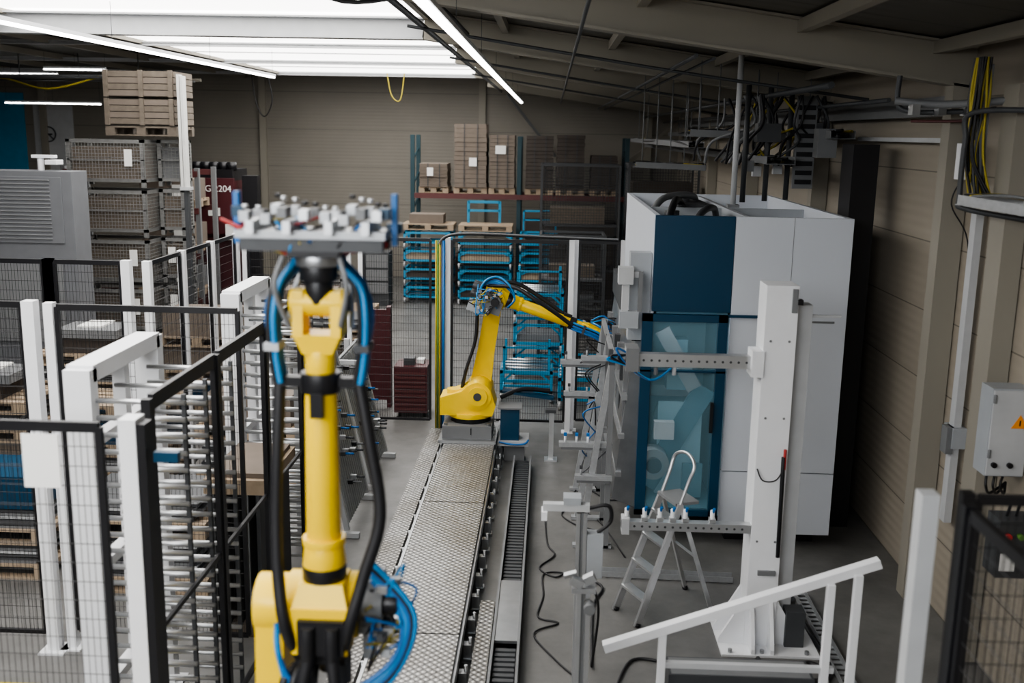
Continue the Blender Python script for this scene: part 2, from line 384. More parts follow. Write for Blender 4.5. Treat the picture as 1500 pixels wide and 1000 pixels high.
for k in range(5): b.cyl(P(1.62,-.15+k*.07,w0-.1),P(1.70,-.15+k*.07,w0-.1),.02,DGR,n=10)
fr=b.done('industrial_robot_arm',.008)
text('1',(-.9,11.955,.43),.12,(math.pi/2,0,0),BLK,fr,'number_label')
b,P,up,f,w0=robot((-.915,3.86,.302),math.radians(90),math.radians(3.5),math.radians(90),True)
u0=1.50
b.beam(P(u0,-.01,w0),P(u0+.03,-.01,w0),.2,.2,BLK,up=up)
def G(l,u,w): return P(u,-l,w+w0)
b.beam(G(-.27,u0+.045,-.08),G(.28,u0+.045,-.08),.045,.045,DGR,up=up); b.beam(G(-.27,u0+.045,.08),G(.28,u0+.045,.08),.045,.045,DGR,up=up)
b.beam(G(-.29,u0+.085,0),G(.29,u0+.085,0),.03,.20,STL,up=up)
for l in(-.22,-.08,.08,.22):
    b.beam(G(l,u0+.115,-.14),G(l,u0+.115,.14),.03,.05,ALU)
for i,l in enumerate((-.25,-.17,-.10,-.02,.06,.13,.2,.26)):
    for w in(-.10,.08):
        h=.04+.05*((i*3+(w>0))%4)/3
        b.box(G(l,u0+.125+h/2,w),(h,.035,.04),[ALU,STL,GAL,GRY][(i+(w>0))%4])
        b.cyl(G(l,u0+.125+h,w),G(l,u0+.14+h,w),.012,[ALU,BLK][i%2],n=10)
for l in(-.31,.31):
    b.box(G(l,u0+.14,-.02),(.045,.02,.20),HBL); b.box(G(l*.96,u0+.10,-.10),(.05,.06,.04),[DBL,REDC][l<0]); b.box(G(l*.91,u0+.17,.06),(.05,.04,.04),DBL)
for k in range(30):
    l=R(-.26,.26); p=G(l,u0+R(.04,.13),R(-.14,.14)); q=G(l+R(-.12,.12),u0+R(.02,.14),R(-.15,.12)); q2=G(l*.3,u0+.0,R(-.1,.1))
    b.tube([p,q,q2],.005,[REDC,HBL,YLC,RUB,DGR,HBL2,RUB][k%7],n=6)
for s_ in(-1,1):
    b.tube([P(1.08,s_*.17,w0-.02),P(1.25,s_*.20,w0-.04),P(1.36,s_*.17,w0-.06),P(1.44,s_*.10,w0-.09),P(1.5,s_*.03,w0-.1)],.024,HBL,n=10)
    b.tube([P(1.2,s_*.13,w0-.05),P(1.36,s_*.11,w0-.12),P(1.44,s_*.07,w0-.12),P(1.52,s_*.12,w0-.1)],.012,ALU,n=10)
    b.tube([P(1.22,s_*.1,w0+.05),P(1.38,s_*.14,w0+.10),P(1.5,s_*.11,w0+.08)],.011,GRY,n=10)
b.done('industrial_robot_arm',.006)

b=B(); b.bx(-.58,-.2,12.1,12.5,.22,.28,LGR); b.bx(-.55,-.32,12.15,12.4,.28,.68,DBL); b.bx(-.58,-.29,12.12,12.43,.68,.70,GRY); b.bx(-.5,-.25,12.2,12.4,0,.22,GRY)
b.tube([(-.56,12.45,.75),(-.3,12.6,.82),(.05,12.7,.78)],.03,RUB); b.beam((-.55,12.6,.80),(.1,12.6,.72),.16,.03,DBL)
b.tube([(-.2,12.12,.3),(-.25,12.08,.26),(-.4,12.08,.25),(-.56,12.1,.27)],.012,HBL)
b.done('drive_unit')
b=B(); b.bx(.0,.16,12.2,12.36,0,.02,ALU); b.bx(.05,.11,12.25,12.31,.02,.62,ALU); b.bx(.0,.13,12.22,12.34,.62,.66,DGR); b.done('sensor_stand')

# ---------------------------------------------------------------- fences
def fence(pts,h,np,postm,name='safety_fence',z0=.15,pw=.07,posts=True,sx=.032,sz=.10,wt=.0018,rail=.045,wires=True,skip_last=False):
    b=B()
    for a,c in zip(pts[:-1],pts[1:]):
        a=V((*a,0));c=V((*c,0));d=(c-a).normalized()
        for i in range(np):
            p=a.lerp(c,i/np);q=a.lerp(c,(i+1)/np)
            if posts:
                for e in ((p,q) if (i==np-1 and not skip_last) else (p,)):
                    b.bx(e.x-pw/2,e.x+pw/2,e.y-pw/2,e.y+pw/2,0,h+.03,postm)
                    b.bx(e.x-pw*1.1,e.x+pw*1.1,e.y-pw*1.1,e.y+pw*1.1,0,.012,postm)
            p2=p+d*(pw/2+.02);q2=q-d*(pw/2+.02)
            up=V((0,0,1))
            b.beam(p2+up*h,q2+up*h,.03,rail,BLK); b.beam(p2+up*z0,q2+up*z0,.03,.03,BLK)
            for e in(p2,q2): b.bx(e.x-.016,e.x+.016,e.y-.016,e.y+.016,z0,h,BLK)
            if wires: b.mesh((p2.x,p2.y,0),(q2.x,q2.y,0),z0,h,sx,sz,wt,BLK)
            else:
                b.beam(p2+up*1.3,q2+up*1.3,.02,.03,BLK)
    return b.done(name)
fence([(-4.05,13.45),(-2.66,13.45)],2.6,1,WHT,pw=.06)
fence([(-2.5,13.45),(-1.52,13.45)],2.6,1,WHT,pw=.06,skip_last=True)
fence([(-1.34,13.52),(.30,13.52)],2.6,1,WHT,pw=.07)
fence([(.36,13.62),(.98,13.62)],2.6,1,WHT,pw=.06)
fence([(-4.12,10.3),(-4.12,13.3)],2.62,3,WHT,pw=.08)
fence([(-6.6,10.1),(-5.05,10.1),(-4.25,10.1)],2.65,1,WHT,pw=.09)
fence([(-5.4,7.2),(-3.76,7.2)],2.72,1,WHT,pw=.09)
fence([(-3.64,7.25),(-2.2,7.25)],2.70,1,WHT,pw=.07,skip_last=True)
fence([(-2.08,5.1),(-2.08,8.4)],2.58,3,BLK,pw=.05,rail=.085,wires=False)
fence([(-3.6,4.7),(-2.10,4.7)],2.57,1,WHT,pw=.08,rail=.05,skip_last=True)
b=B(); b.bx(-2.05,-1.965,4.66,4.78,0,2.62,WHT); b.bx(-1.96,-1.92,4.66,4.76,0,2.60,BLK); b.bx(-1.9,-1.78,4.7,4.74,2.40,2.45,DBL); b.bx(-2.06,-1.92,4.6,4.84,0,.01,WHT); b.done('gate_post')
b=B(); b.bx(-2.525,-2.345,4.655,4.662,2.27,2.54,PAP); b.done('paper_notice')
b=B()
for k,(x,m_) in enumerate(((-1.49,YLC),(-1.465,GRN),(-1.44,YLC),(-1.415,DGR),(-1.39,HBL))):
    b.cyl((x,13.42,0),(x,13.42,2.6),.012 if k<4 else .018,m_,n=8)
for z in(.4,1.1,1.8,2.45): b.bx(-1.50,-1.38,13.435,13.45,z,z+.03,GAL)
b.tube([(-1.44,13.42,2.55),(-1.2,13.44,2.68),(0,13.46,2.66),(.9,13.5,2.64)],.015,RUB,n=6)
b.tube([(-1.47,13.42,2.55),(-1.2,13.40,2.70),(0,13.42,2.68),(.9,13.45,2.66)],.012,GRY,n=6)
b.done('fence_cable_riser')
b=B(); b.bx(1.505,1.575,3.92,4.0,0,2.62,LGR); b.bx(1.48,1.60,3.84,4.02,0,.012,LGR); b.done('fence_post')
fence([(1.64,1.0),(1.64,3.80)],2.6,2,BLK,pw=.05,rail=.05)
fence([(1.69,3.95),(3.3,3.95)],2.6,1,BLK,pw=.05,rail=.04)

# ---------------------------------------------------------------- white portal frames with roller bars
def portal(y0,y1):
    b=B(); x=-2.73
    for y in(y0,y1): b.bx(x-.09,x+.07,y-.05,y+.05,0,2.6,WHT); b.bx(x-.14,x+.12,y-.1,y+.1,0,.015,WHT)
    b.bx(x-.09,x+.07,y0,y1,2.52,2.62,WHT)
    b.bx(x-.03,x+.05,(y0+y1)/2-.04,(y0+y1)/2+.04,0,2.55,WHT)
    for z in(.5,1.3,2.1): b.bx(x-.04,x+.04,y0,y1,z,z+.06,WHT)
    for yy in(y0+.02,y0+.40,y1-.12):
        b.bx(-2.16,-2.135,yy+.02,yy+.045,0,2.45,DGR)
        z=.2
        while z<2.48:
            b.cyl((x+.02,yy,z),(-2.13,yy,z),.0155,ALU,n=10)
            z+=.105
    b.done('roller_bar_rack')
portal(5.76,6.8); portal(8.66,9.6)
b=B()
for k in range(5): b.bx(-2.60+.09*k,-2.57+.09*k,7.5,8.4,.1,1.2,[DGR,GRY][k%2])
b.bx(-2.65,-2.15,7.5,8.4,0,.1,DWO); b.bx(-2.65,-2.15,7.5,8.4,1.2,1.32,WOD); b.bx(-2.62,-2.18,7.55,8.35,1.32,1.36,CRD)
b.done('sheet_metal_stack')

# ---------------------------------------------------------------- bending machine
b=B()
X0,X1,YF,YR,ZT=.99,2.83,9.67,13.4,3.27
XM=1.74
b.bx(XM,X1,YF,YF+.06,.15,.78,MWH); b.bx(XM,X1,YF,YF+.06,.79,ZT,MWH)
b.bx(X0,XM-.005,YF,YF+.06,2.36,ZT,DBL)
b.bx(X0,X0+.05,YF+.06,YR,2.3,ZT,MWH)
b.bx(X1-.05,X1,YF+.06,YR,.15,ZT,MWH)
b.bx(X0+.05,X1-.05,YR-.05,YR,.15,ZT,MWH)
b.bx(X0+.05,X1-.05,YF+.06,YR-.05,2.9,2.95,MGR)
b.bx(X0+.05,X1-.05,YF+.06,YF+.12,3.0,ZT-.03,MGR)
b.bx(1.88,1.93,YF+.1,YR-.05,2.95,ZT-.02,MGR); b.bx(X0+.05,X1-.05,11.4,11.45,2.95,ZT-.04,MGR)
for k in range(4):
    b.cyl((1.15+.13*k,10.3+.6*k,2.95),(1.15+.13*k,10.3+.6*k,3.2+.03*k),.08,DGR,n=14)
b.bx(1.2,1.6,10.0,10.7,2.95,3.12,BLK); b.bx(1.5,1.8,11.6,12.8,2.95,3.25,DGR)
b.tube([(1.15,10.2,3.1),(1.25,10.6,3.29),(1.4,11.4,3.31),(1.6,12,3.1)],.04,RUB); b.tube([(1.35,10.0,3.05),(1.5,10.3,3.25),(1.7,10.8,3.27),(1.8,11.2,3.1)],.035,DGR); b.tube([(1.1,11.5,3.1),(1.3,11.9,3.3),(1.7,12.4,3.3),(1.8,13,3.1)],.04,GRY)
b.bx(1.7,X1-.08,YF+.4,YR-.1,0,.2,BLK)
b.bx(X1-.5,X1-.1,YF+.2,YF+.5,0,.15,BLK); b.bx(XM+.1,XM+.3,YF+.2,YF+.5,0,.15,BLK)
b.bx(XM-.02,XM,YF+.06,YR-.5,.3,2.36,INT)
b.bx(X0+.1,XM-.02,11.0,11.1,.3,2.36,INT)
b.bx(X0+.05,XM-.02,YF+.1,11.0,.3,.36,INT2)
b.bx(X0+.02,XM,YF+.06,YR,2.3,2.36,INT2)
b.bx(1.1,1.6,9.78,9.84,2.27,2.295,GLOWI)  # hidden glowing strip, added to light the interior behind the glass
b.prism([(.3,.36),(1.0,.36),(.75,1.1),(.3,1.35)],lambda a,c,t:(1.15+.45*t,YF+.2+a,c),INT)
b.cyl((1.1,YF+.25,.75),(1.1,YF+.45,.75),.16,MGR,n=24); b.cyl((1.1,YF+.2,.75),(1.1,YF+.25,.75),.08,DGR,n=24)
b.bx(1.05,1.65,YF+.9,YF+1.2,1.3,1.42,MGR); b.beam((1.1,YF+.6,1.72),(1.6,YF+.6,1.66),.06,.05,DGR)
b.beam((1.05,YF+.5,.45),(1.62,YF+.5,1.5),.05,.22,INT2); b.beam((1.15,YF+.45,2.1),(1.5,YF+.45,1.5),.04,.15,MGR)
b.bx(1.25,1.45,YF+.7,YF+.9,1.42,1.95,INT); b.bx(1.1,1.3,YF+.3,YF+.4,1.0,1.18,WHT); b.bx(1.4,1.6,YF+.3,YF+.35,.4,.75,INT2)
DX0,DX1,DZ0,DZ1,DY=.90,1.71,.33,2.34,YF-.06
for (a,c) in((DX0,DX0+.10),(DX1-.09,DX1)): b.bx(a,c,DY,DY+.06,DZ0,DZ1,DBL)
b.bx(DX0,DX1,DY,DY+.06,DZ1-.07,DZ1,DBL); b.bx(DX0,DX1,DY,DY+.06,DZ0,DZ0+.06,DBL); b.bx(DX0,DX1,DY,DY+.06,1.78,1.80,DBL)
b.bx(DX0+.10,DX1-.09,DY+.025,DY+.032,DZ0+.06,DZ1-.07,GLS)
b.bx(XM-.03,X1-.56,DY+.02,DY+.055,2.32,2.345,DBL)
b.bx(DX1-.13,DX1-.10,DY-.05,DY-.01,1.2,1.5,BLK)
b.bx(2.40,2.72,YF-.006,YF,2.28,2.30,GRY); b.bx(2.28,2.285,YF-.003,YF,.8,ZT,GRY)
b.bx(X0,X0+.5,11.2,YR-.1,0,.35,BLK)
b.prism([(.70,.35),(.98,.25),(.98,1.9),(.90,2.1),(.86,1.9)],lambda a,c,t:(a,10.0+3.3*t,c),STL)
b.bx(.84,.98,10.0,13.3,2.0,2.3,DGR)
for k in range(7): b.bx(.78,.9,10.1+k*.5,10.2+k*.5,.6,1.75,[GRY,DGR][k%2])
for z in(.6,1.0,1.4): b.bx(.70+.04*z,.76+.04*z,9.95,13.2,z,z+.05,ALU)
b.bx(.78,.985,9.8,9.98,2.05,2.9,MGR)
b.done('sheet_bending_machine',.006)
b=B()
b.bx(.66,.80,9.60,9.75,2.62,2.78,LGR); b.bx(.70,.76,9.63,9.7,2.35,2.62,LGR); b.bx(.68,.86,9.6,9.7,2.2,2.36,MGR); b.bx(.80,.89,9.64,9.7,2.68,2.74,LGR); b.bx(.85,.89,9.62,9.66,2.36,2.74,GRY)
b.done('control_unit')
b=B()
for j,(x0,x1,y,z) in enumerate(((.14,.66,9.6,1.02),(.30,.66,9.5,.72),(.20,.62,11.2,1.12),(.15,.62,10.9,1.55),(.35,.62,10.2,1.75))):
    b.bx(x0,x1,y-.04,y+.04,z,z+.045,GAL); b.bx(x0+.02,x1-.02,y-.025,y+.025,z-.03,z,GRY)
    n=int((x1-x0)/(.11 if j==0 else .2))
    for k in range(n):
        xx=x0+.06+k*(.11 if j==0 else .2)
        b.cyl((xx,y,z+.045),(xx,y,z+.11),.012,GAL if j else WHT,n=8); b.box((xx,y,z+.12),(.03,.03,.03),HBL if j==0 else DGR)
for y in(9.55,10.3,11.2):
    b.beam((.36,y,0),(.64,y,2.0),.06,.05,GAL,up=(0,1,0)); b.bx(.60,.65,y-.04,y+.04,0,2.0,GRY)
    b.beam((.30,y,.02),(.68,y,.02),.08,.03,GAL)
    b.beam((.40,y,.4),(.62,y,.4),.04,.04,GRY); b.beam((.5,y,1.2),(.62,y,1.2),.04,.04,GRY)
b.bx(.60,.64,9.55,11.2,1.96,2.0,GAL); b.bx(.60,.64,9.55,11.2,1.0,1.04,GRY)
for k in range(12):
    y=R(9.6,11.2);z=R(.5,1.8); b.tube([(R(.45,.64),y,z),(R(.35,.55),y+R(-.2,.2),z+R(-.2,.1)),(R(.4,.6),y+R(-.1,.2),z+R(-.4,.1))],.007,[RUB,HBL,RUB,DGR][k%4],n=6)
b.done('gripper_tool_rack')
# ladder
b=B()
A=V((.64,8.2,0));Bp=V((.80,7.9,0));A2=V((1.02,8.42,1.0));B2=V((1.14,8.12,1.0))
for p,q in((A,A2),(Bp,B2)): b.beam(p,q,.025,.06,ALU,up=(0,0,1)); b.cyl(p,p+(q-p)*.03,.03,BLK,n=8)
for p,q in((A2,V((1.30,8.66,0))),(B2,V((1.47,8.26,0)))): b.beam(p,q,.02,.035,ALU); b.cyl(q,q+(p-q)*.03,.025,BLK,n=8)
for t in(.22,.44,.66,.86):
    p=A.lerp(A2,t);q=Bp.lerp(B2,t); b.beam(p,q,.09,.02,ALU)
b.beam(A2+V((.06,.02,.0)),B2+V((.06,.02,0)),.22,.025,GRY)
dirv=V((.12,.06,.36))
b.tube([A2,A2+dirv*.5,A2+dirv*.9,(A2+B2)/2+dirv*1.05,B2+dirv*.9,B2+dirv*.5,B2],.015,ALU,n=8)
b.beam((1.17,8.55,.5),(1.31,8.20,.5),.012,.02,ALU)
b.done('step_ladder')
# white column with arms
b=B()
b.bx(1.63,1.87,7.62,7.9,.0,2.92,WHT); b.bx(1.87,2.01,7.74,7.9,.25,2.76,LGR); b.bx(1.43,2.2,7.45,8.05,0,.02,WHT)
for s_,x in((1,1.87),(-1,1.63)):
    b.prism([(0,.02),(.20,.02),(.20,.06),(0,.42)],lambda a,c,t,s_=s_,x=x:(x+s_*a,7.64+.03*t,c),WHT)
    b.prism([(0,.02),(.20,.02),(.20,.06),(0,.42)],lambda a,c,t,s_=s_,x=x:(x+s_*a,7.86+.03*t,c),WHT)
b.prism([(0,.02),(-.16,.02),(-.16,.06),(0,.42)],lambda a,c,t:(1.66+.03*t,7.62+a,c),WHT)
b.prism([(0,.02),(-.16,.02),(-.16,.06),(0,.42)],lambda a,c,t:(1.81+.03*t,7.62+a,c),WHT)
for x in(1.5,1.75,2.1):
    b.cyl((x,7.49,.02),(x,7.49,.05),.018,STL,n=6)
b.bx(1.82,1.86,7.60,7.62,2.72,2.9,GRY); b.bx(1.86,1.9,7.60,7.66,2.78,2.82,BLK); b.bx(2.01,2.24,7.78,7.80,2.66,2.68,LGR)
b.bx(1.70,1.84,7.60,7.62,.62,.66,GRY)
for z in(.9,1.9,2.5): b.cyl((1.68,7.618,z),(1.68,7.612,z),.01,GRY,n=8); b.cyl((1.82,7.618,z),(1.82,7.612,z),.01,GRY,n=8)
b.cyl((1.845,7.6,.78),(1.835,7.6,1.6),.016,BLK,n=10); b.cyl((1.845,7.6,1.5),(1.845,7.6,1.66),.012,REDC,n=8)
b.cyl((2.02,7.9,.05),(2.02,7.9,.3),.07,DGR,n=14); b.bx(1.95,2.1,7.6,7.75,.02,.32,DGR)
b.tube([(1.64,7.6,1.5),(1.68,7.56,1.42),(1.78,7.57,1.42),(1.84,7.6,1.5)],.006,RUB,n=6)
b.bx(.64,1.63,7.66,7.74,2.27,2.37,ALU); b.bx(.60,.70,7.6,7.8,2.24,2.42,GRY); b.bx(1.55,1.64,7.6,7.8,2.22,2.42,WHT)
for k in range(14): b.cyl((.74+k*.06,7.655,2.32),(.74+k*.06,7.66,2.32),.010,DGR,n=8)
for k in range(3): b.cyl((.7+k*.14,7.7,2.2),(.7+k*.14,7.7,2.27),.016,[LGR,GRY][k%2],n=8)
for k in range(4): b.tube([(.64,7.66,2.36),(.5+R(-.05,.05),7.6,2.38+R(-.05,.05)),(.62,7.62,2.28),(.8,7.6,2.18),(.95,7.66,2.26)],.009,[HBL2,RUB,HBL,RUB][k],n=6)
b.box((.56,7.7,2.36),(.1,.12,.07),ALU); b.box((.5,7.7,2.33),(.05,.05,.12),DGR)
b.bx(.62,1.63,7.62,7.70,.96,1.03,ALU); b.bx(.62,.68,7.6,7.72,.93,1.06,LGR)
b.bx(.62,1.6,7.71,7.75,.98,1.0,STL)
for k,x in enumerate((.66,.80,.92,1.02,1.12,1.33)):
    b.cyl((x,7.66,1.03),(x,7.66,1.13),.018,WHT,n=8); b.cyl((x,7.66,1.10),(x+.01,7.64,1.15),.012,HBL,n=8); b.box((x,7.66,1.05),(.05,.06,.03),ALU)
for k in range(15): b.cyl((.72+k*.06,7.615,.995),(.72+k*.06,7.62,.995),.01,DGR,n=8)
b.done('white_gripper_column',.004)
# sloped support frame
b=B()
b.beam((.42,6.2,.71),(2.17,6.25,1.34),.07,.06,WHT)
for x,z in((.80,.82),(1.86,1.2),(2.03,1.27)):
    b.bx(x-.025,x+.025,6.18,6.23,0,z,WHT); b.bx(x-.06,x+.06,6.14,6.28,0,.01,WHT)
b.bx(.80,1.92,6.19,6.23,.58,.62,LGR); b.bx(.80,2.02,6.19,6.23,.12,.17,WHT)
b.bx(.86,1.82,6.25,6.5,.30,.50,DGR); b.bx(.88,1.8,6.26,6.48,.5,.505,GRY)
b.beam((1.86,6.25,.60),(2.0,6.25,.15),.03,.03,LGR)
b.done('sloped_support_frame',.004)
def prof_post(b,x,y,z1,w=.06):
    for sx in(-1,1):
        for sy in(-1,1): b.bx(x+sx*w*.32-w*.16,x+sx*w*.32+w*.16,y+sy*w*.32-w*.16,y+sy*w*.32+w*.16,0,z1,ALU)
    b.bx(x-w*.28,x+w*.28,y-w*.28,y+w*.28,0,z1-.002,GRY); b.bx(x-.08,x+.08,y-.08,y+.08,0,.015,ALU)
b=B(); prof_post(b,.27,6.7,1.45,.075)
b.bx(0.0,.32,6.67,6.73,1.46,1.51,LGR); b.bx(-.01,.03,6.64,6.76,1.40,1.46,WHT); b.bx(.14,.26,6.66,6.78,1.51,1.56,MGR)
b.bx(.31,.42,6.66,6.76,.98,1.30,MGR); b.bx(.305,.31,6.68,6.74,1.0,1.28,GRY)
b.tube([(.32,6.7,1.48),(.45,6.7,1.5),(.47,6.72,1.38),(.38,6.71,1.30)],.014,RUB,n=8)
b.tube([(.36,6.7,.98),(.37,6.7,.9),(.42,6.9,.6),(.4,7.2,.02)],.01,RUB,n=8)
b.done('sensor_post')
b=B(); prof_post(b,.265,5.95,1.22,.09)
b.bx(.19,.34,5.9,6.0,1.22,1.25,GAL); b.box((.22,5.92,1.29),(.08,.06,.05),GAL,Matrix.Rotation(.4,3,'Y')); b.box((.30,5.95,1.30),(.07,.06,.05),GAL,Matrix.Rotation(-.5,3,'Y')); b.cyl((.3,5.9,1.15),(.3,5.82,1.15),.035,GRY,n=12)
b.box((.18,5.94,1.33),(.08,.05,.02),STL,Matrix.Rotation(-.3,3,'Y'))
b.done('aluminium_post')
def tray(p,q,w=.1,h=.05,mt=GAL):
    b=B(); p=V(p);q=V(q);d=(q-p).normalized();r=d.cross(V((0,0,1))).normalized() if abs(d.z)<.9 else V((0,1,0)); u=r.cross(d)
    L=(q-p).length;n=int(L/.08)
    for s_ in(-1,1): b.beam(p+r*s_*w/2+u*h/2,q+r*s_*w/2+u*h/2,.006,h,mt,up=u)
    for i in range(n+1):
        c=p+d*(i*.08); b.beam(c-r*w/2,c+r*w/2,.045,.006,mt,up=u)
    return b
tray((.45,8.9,.012),(1.75,8.85,.012)).done('floor_cable_tray'); tray((2.3,8.6,.012),(2.3,6.5,.012)).done('floor_cable_tray')
def cable(pts,r=.008,m_=RUB): 
    b=B(); b.tube([(x,y,r+.002+(.0 if i%2 else .002)) for i,(x,y) in enumerate(pts)],r,m_,n=6,sub=8); b.done('floor_cable')
cable([(.02,10.4),(.05,9.6),(.12,9.3),(-.02,9.0),(.12,8.8),(.2,8.9),(.02,8.85),(0.02,8.4),(-.02,8.0),(.15,7.9),(-.05,7.7),(.12,7.3),(.3,7.0),(.5,6.7),(.55,6.3)])
cable([(.8,9.3),(.6,10.2),(.35,10.6),(.2,10.4),(.35,10.1),(.6,9.9),(.4,9.6)])
cable([(.3,10.9),(.45,11.3),(.7,10.9),(.9,10.9)])
cable([(.4,7.2),(.45,8.2),(.55,8.6),(.4,8.8)],.012)
cable([(2.0,7.3),(1.9,7.15),(2.15,7.1),(2.25,7.4),(2.22,7.7),(2.2,8.2)],.02)
cable([(1.7,7.4),(1.75,7.25),(1.95,7.3),(2.1,7.35),(2.2,7.2)],.02)
cable([(.5,6.6),(.7,7.3),(1.0,7.3),(1.2,7.35),(1.35,7.3)],.012)

b=B(); b.bx(2.95,3.20,10.3,10.7,0,3.95,BLK); b.bx(2.9,3.2,10.7,13.5,0,2.4,BLK); b.done('black_pillar_cover')
b=B(); b.bx(3.32,3.38,8.15,8.25,.9,3.45,LGR); b.bx(3.30,3.41,8.1,8.3,1.55,1.72,MGR); b.bx(3.26,3.32,8.12,8.24,1.5,1.72,GRY); b.done('wall_guide_rail')
b=B(); b.bx(3.26,3.41,7.5,7.75,0,4.4,BEI); b.done('trim_1')
b=B(); b.bx(3.14,3.41,7.1,7.3,1.66,2.30,MGR); b.bx(3.145,3.405,7.085,7.1,1.67,2.29,LGR)
for x in(3.19,3.30): b.cyl((x,7.085,1.75),(x,7.06,1.75),.02,BLK,n=12)
b.prism([(-.06,0),(.06,0),(0,.1)],lambda a,c,t:(3.34+a,7.083-.004*t,2.02+c),ORG); b.bx(3.335,3.345,7.077,7.079,2.04,2.08,BLK)
for z in(1.8,2.2): b.cyl((3.15,7.08,z),(3.15,7.08,z+.06),.012,GRY,n=8)
for k in range(3): b.tube([(3.18+.06*k,7.15,1.66),(3.17+.05*k,7.12,1.58),(3.24+.05*k,7.2,1.5),(3.39,7.3,1.55)],.01,RUB,n=6)
b.done('electrical_cabinet',.004)
b=B(); b.bx(3.02,3.40,6.5,6.7,1.15,1.55,DGR); 
for k in range(4): b.cyl((3.07+.08*k,6.5,1.45),(3.07+.08*k,6.46,1.45),.02,[REDC,GRN,BLK,YLC][k],n=10)
b.bx(3.04,3.14,6.495,6.5,1.2,1.32,PAP)
for k in range(4): b.tube([(3.1+.06*k,6.6,1.55),(3.12+.05*k,6.55,1.7),(3.3,6.7,1.62),(3.39,6.9,1.8)],.01,RUB,n=6)
b.done('switch_box')
b=B(); b.bx(3.22,3.30,8.3,8.42,3.7,3.98,WHT); b.bx(3.3,3.41,8.34,8.38,3.8,3.86,GRY); b.tube([(3.26,8.36,3.7),(3.2,8.36,3.5),(3.36,8.36,3.2),(3.39,8.36,2.6)],.006,RUB,n=6); b.done('wall_sensor_box')
b=tray((3.15,7.9,3.7),(3.15,7.9,4.55),.16,.05,GRY)
for k in range(24):
    y0=7.82+R(0,.16); x0=3.12+R(-.02,.06)
    b.tube([(x0,y0-.04,4.6),(x0+R(-.03,.03),y0-.04,4.3),(x0+R(-.05,.05),y0-.05,3.9),(x0+R(-.02,.1),y0-.1,3.62)],.010,[YLC,RUB,DGR,YLC,RUB,RUB][k%6],n=6)
b.done('vertical_cable_tray')
b=tray((2.95,7.4,3.56),(3.36,6.4,3.50),.2,.07)
for k in range(8): b.tube([(2.95,7.4+R(-.08,.08),3.62),(3.1,7.1+R(-.08,.08),3.64),(3.34,6.5+R(-.08,.08),3.58)],.012,[RUB,DGR,YLC,GRY][k%4],n=6)
b.done('wall_cable_tray')
b=B()
b.tube([(2.75,8.5,4.50),(2.75,8.5,4.28),(2.85,8.45,4.22),(3.1,8.3,4.22),(3.36,8.1,4.24)],.022,DGR,n=8); b.tube([(3.36,7.0,4.2),(3.0,7.6,4.2),(2.98,7.65,4.0),(2.98,7.65,3.6),(3.0,7.6,3.52),(3.36,7.4,3.46)],.02,DGR,n=8)
b.tube([(2.7,8.4,4.30),(3.0,8.2,4.27),(3.36,7.6,4.30)],.03,GRY,n=8)
b.tube([(2.9,8.6,4.15),(3.1,8.5,4.15),(3.36,8.4,4.16)],.012,RED,n=8)
for x in(2.8,3.0,3.2): b.bx(x-.03,x+.03,8.2,8.3,4.19,4.27,STL)
b.done('air_pipes')
for (p,q,w) in (((2.45,11.2,3.72),(2.45,26,3.72),.3),((3.0,10.9,4.0),(3.0,26,4.0),.25),((1.6,12.3,4.0),(2.7,12.3,3.97),.2),((1.2,15,3.55),(2.2,15,3.52),.25),((1.9,13.8,3.85),(1.9,24,3.85),.2)):
    b=tray(p,q,w,.08,GRY); p=V(p);q=V(q)
    for k in range(9):
        o=V((R(-w,w)*.4 if abs(q.x-p.x)<1 else 0,R(-w,w)*.4 if abs(q.x-p.x)>1 else 0,.04))
        n=6; b.tube([p.lerp(q,i/n)+o+V((R(-.03,.03),R(-.03,.03),R(-.02,.05))) for i in range(n+1)],.014,[RUB,DGR,RUB,GRY,YLC,RUB][k%6],n=6,sub=3)
    for i in range(5):
        c=p.lerp(q,(i+.5)/5); b.cyl(c,(c.x,c.y,zr(c.x)-.14),.008,GRY,n=6)
    b.done('overhead_cable_tray')
b=B()
b.beam((2.78,11.6,3.45),(2.78,11.6,4.45),.22,.05,GRY)
for k in range(9): b.bx(2.69,2.87,11.56,11.573,3.5+k*.1,3.55+k*.1,BLK)
for k in range(34):
    x=R(2.0,3.1);y=R(11.3,13); b.tube([(x,y,4.45),(x+R(-.2,.2),y,4.15),(x+R(-.3,.1),y+.2,3.95),(x+R(-.4,.1),y+.3,3.7)],R(.01,.02),[RUB,RUB,RUB,DGR,YLC,GRY,RUB][k%7],n=6)
for k in range(3): b.cyl((2.1+.3*k,11.4+.3*k,3.3),(2.1+.3*k,11.4+.3*k,4.55),.03,DGR,n=10)
b.box((2.35,11.5,4.05),(.25,.2,.2),DGR); b.box((2.9,11.2,3.95),(.2,.2,.3),GRY)
for k in range(8): b.box((R(2.0,3.0),R(11.2,12.5),R(3.6,4.2)),(.1,.08,.12),[DGR,GRY,LGR][k%3])
b.done('cable_drop')
b=B(); b.cyl((1.93,11,3.27),(1.93,11,zr(1.93)-.14),.03,LGR,n=12); b.bx(1.87,1.99,10.94,11.06,3.27,3.30,GRY); b.done('support_tube')
b=B(); b.beam((-1.2,27.6,5.0),(.1,28.2,3.4),.06,.06,GRY); b.beam((2.0,27.2,3.3),(3.2,27.5,4.3),.06,.06,BEI); b.done('wind_brace')

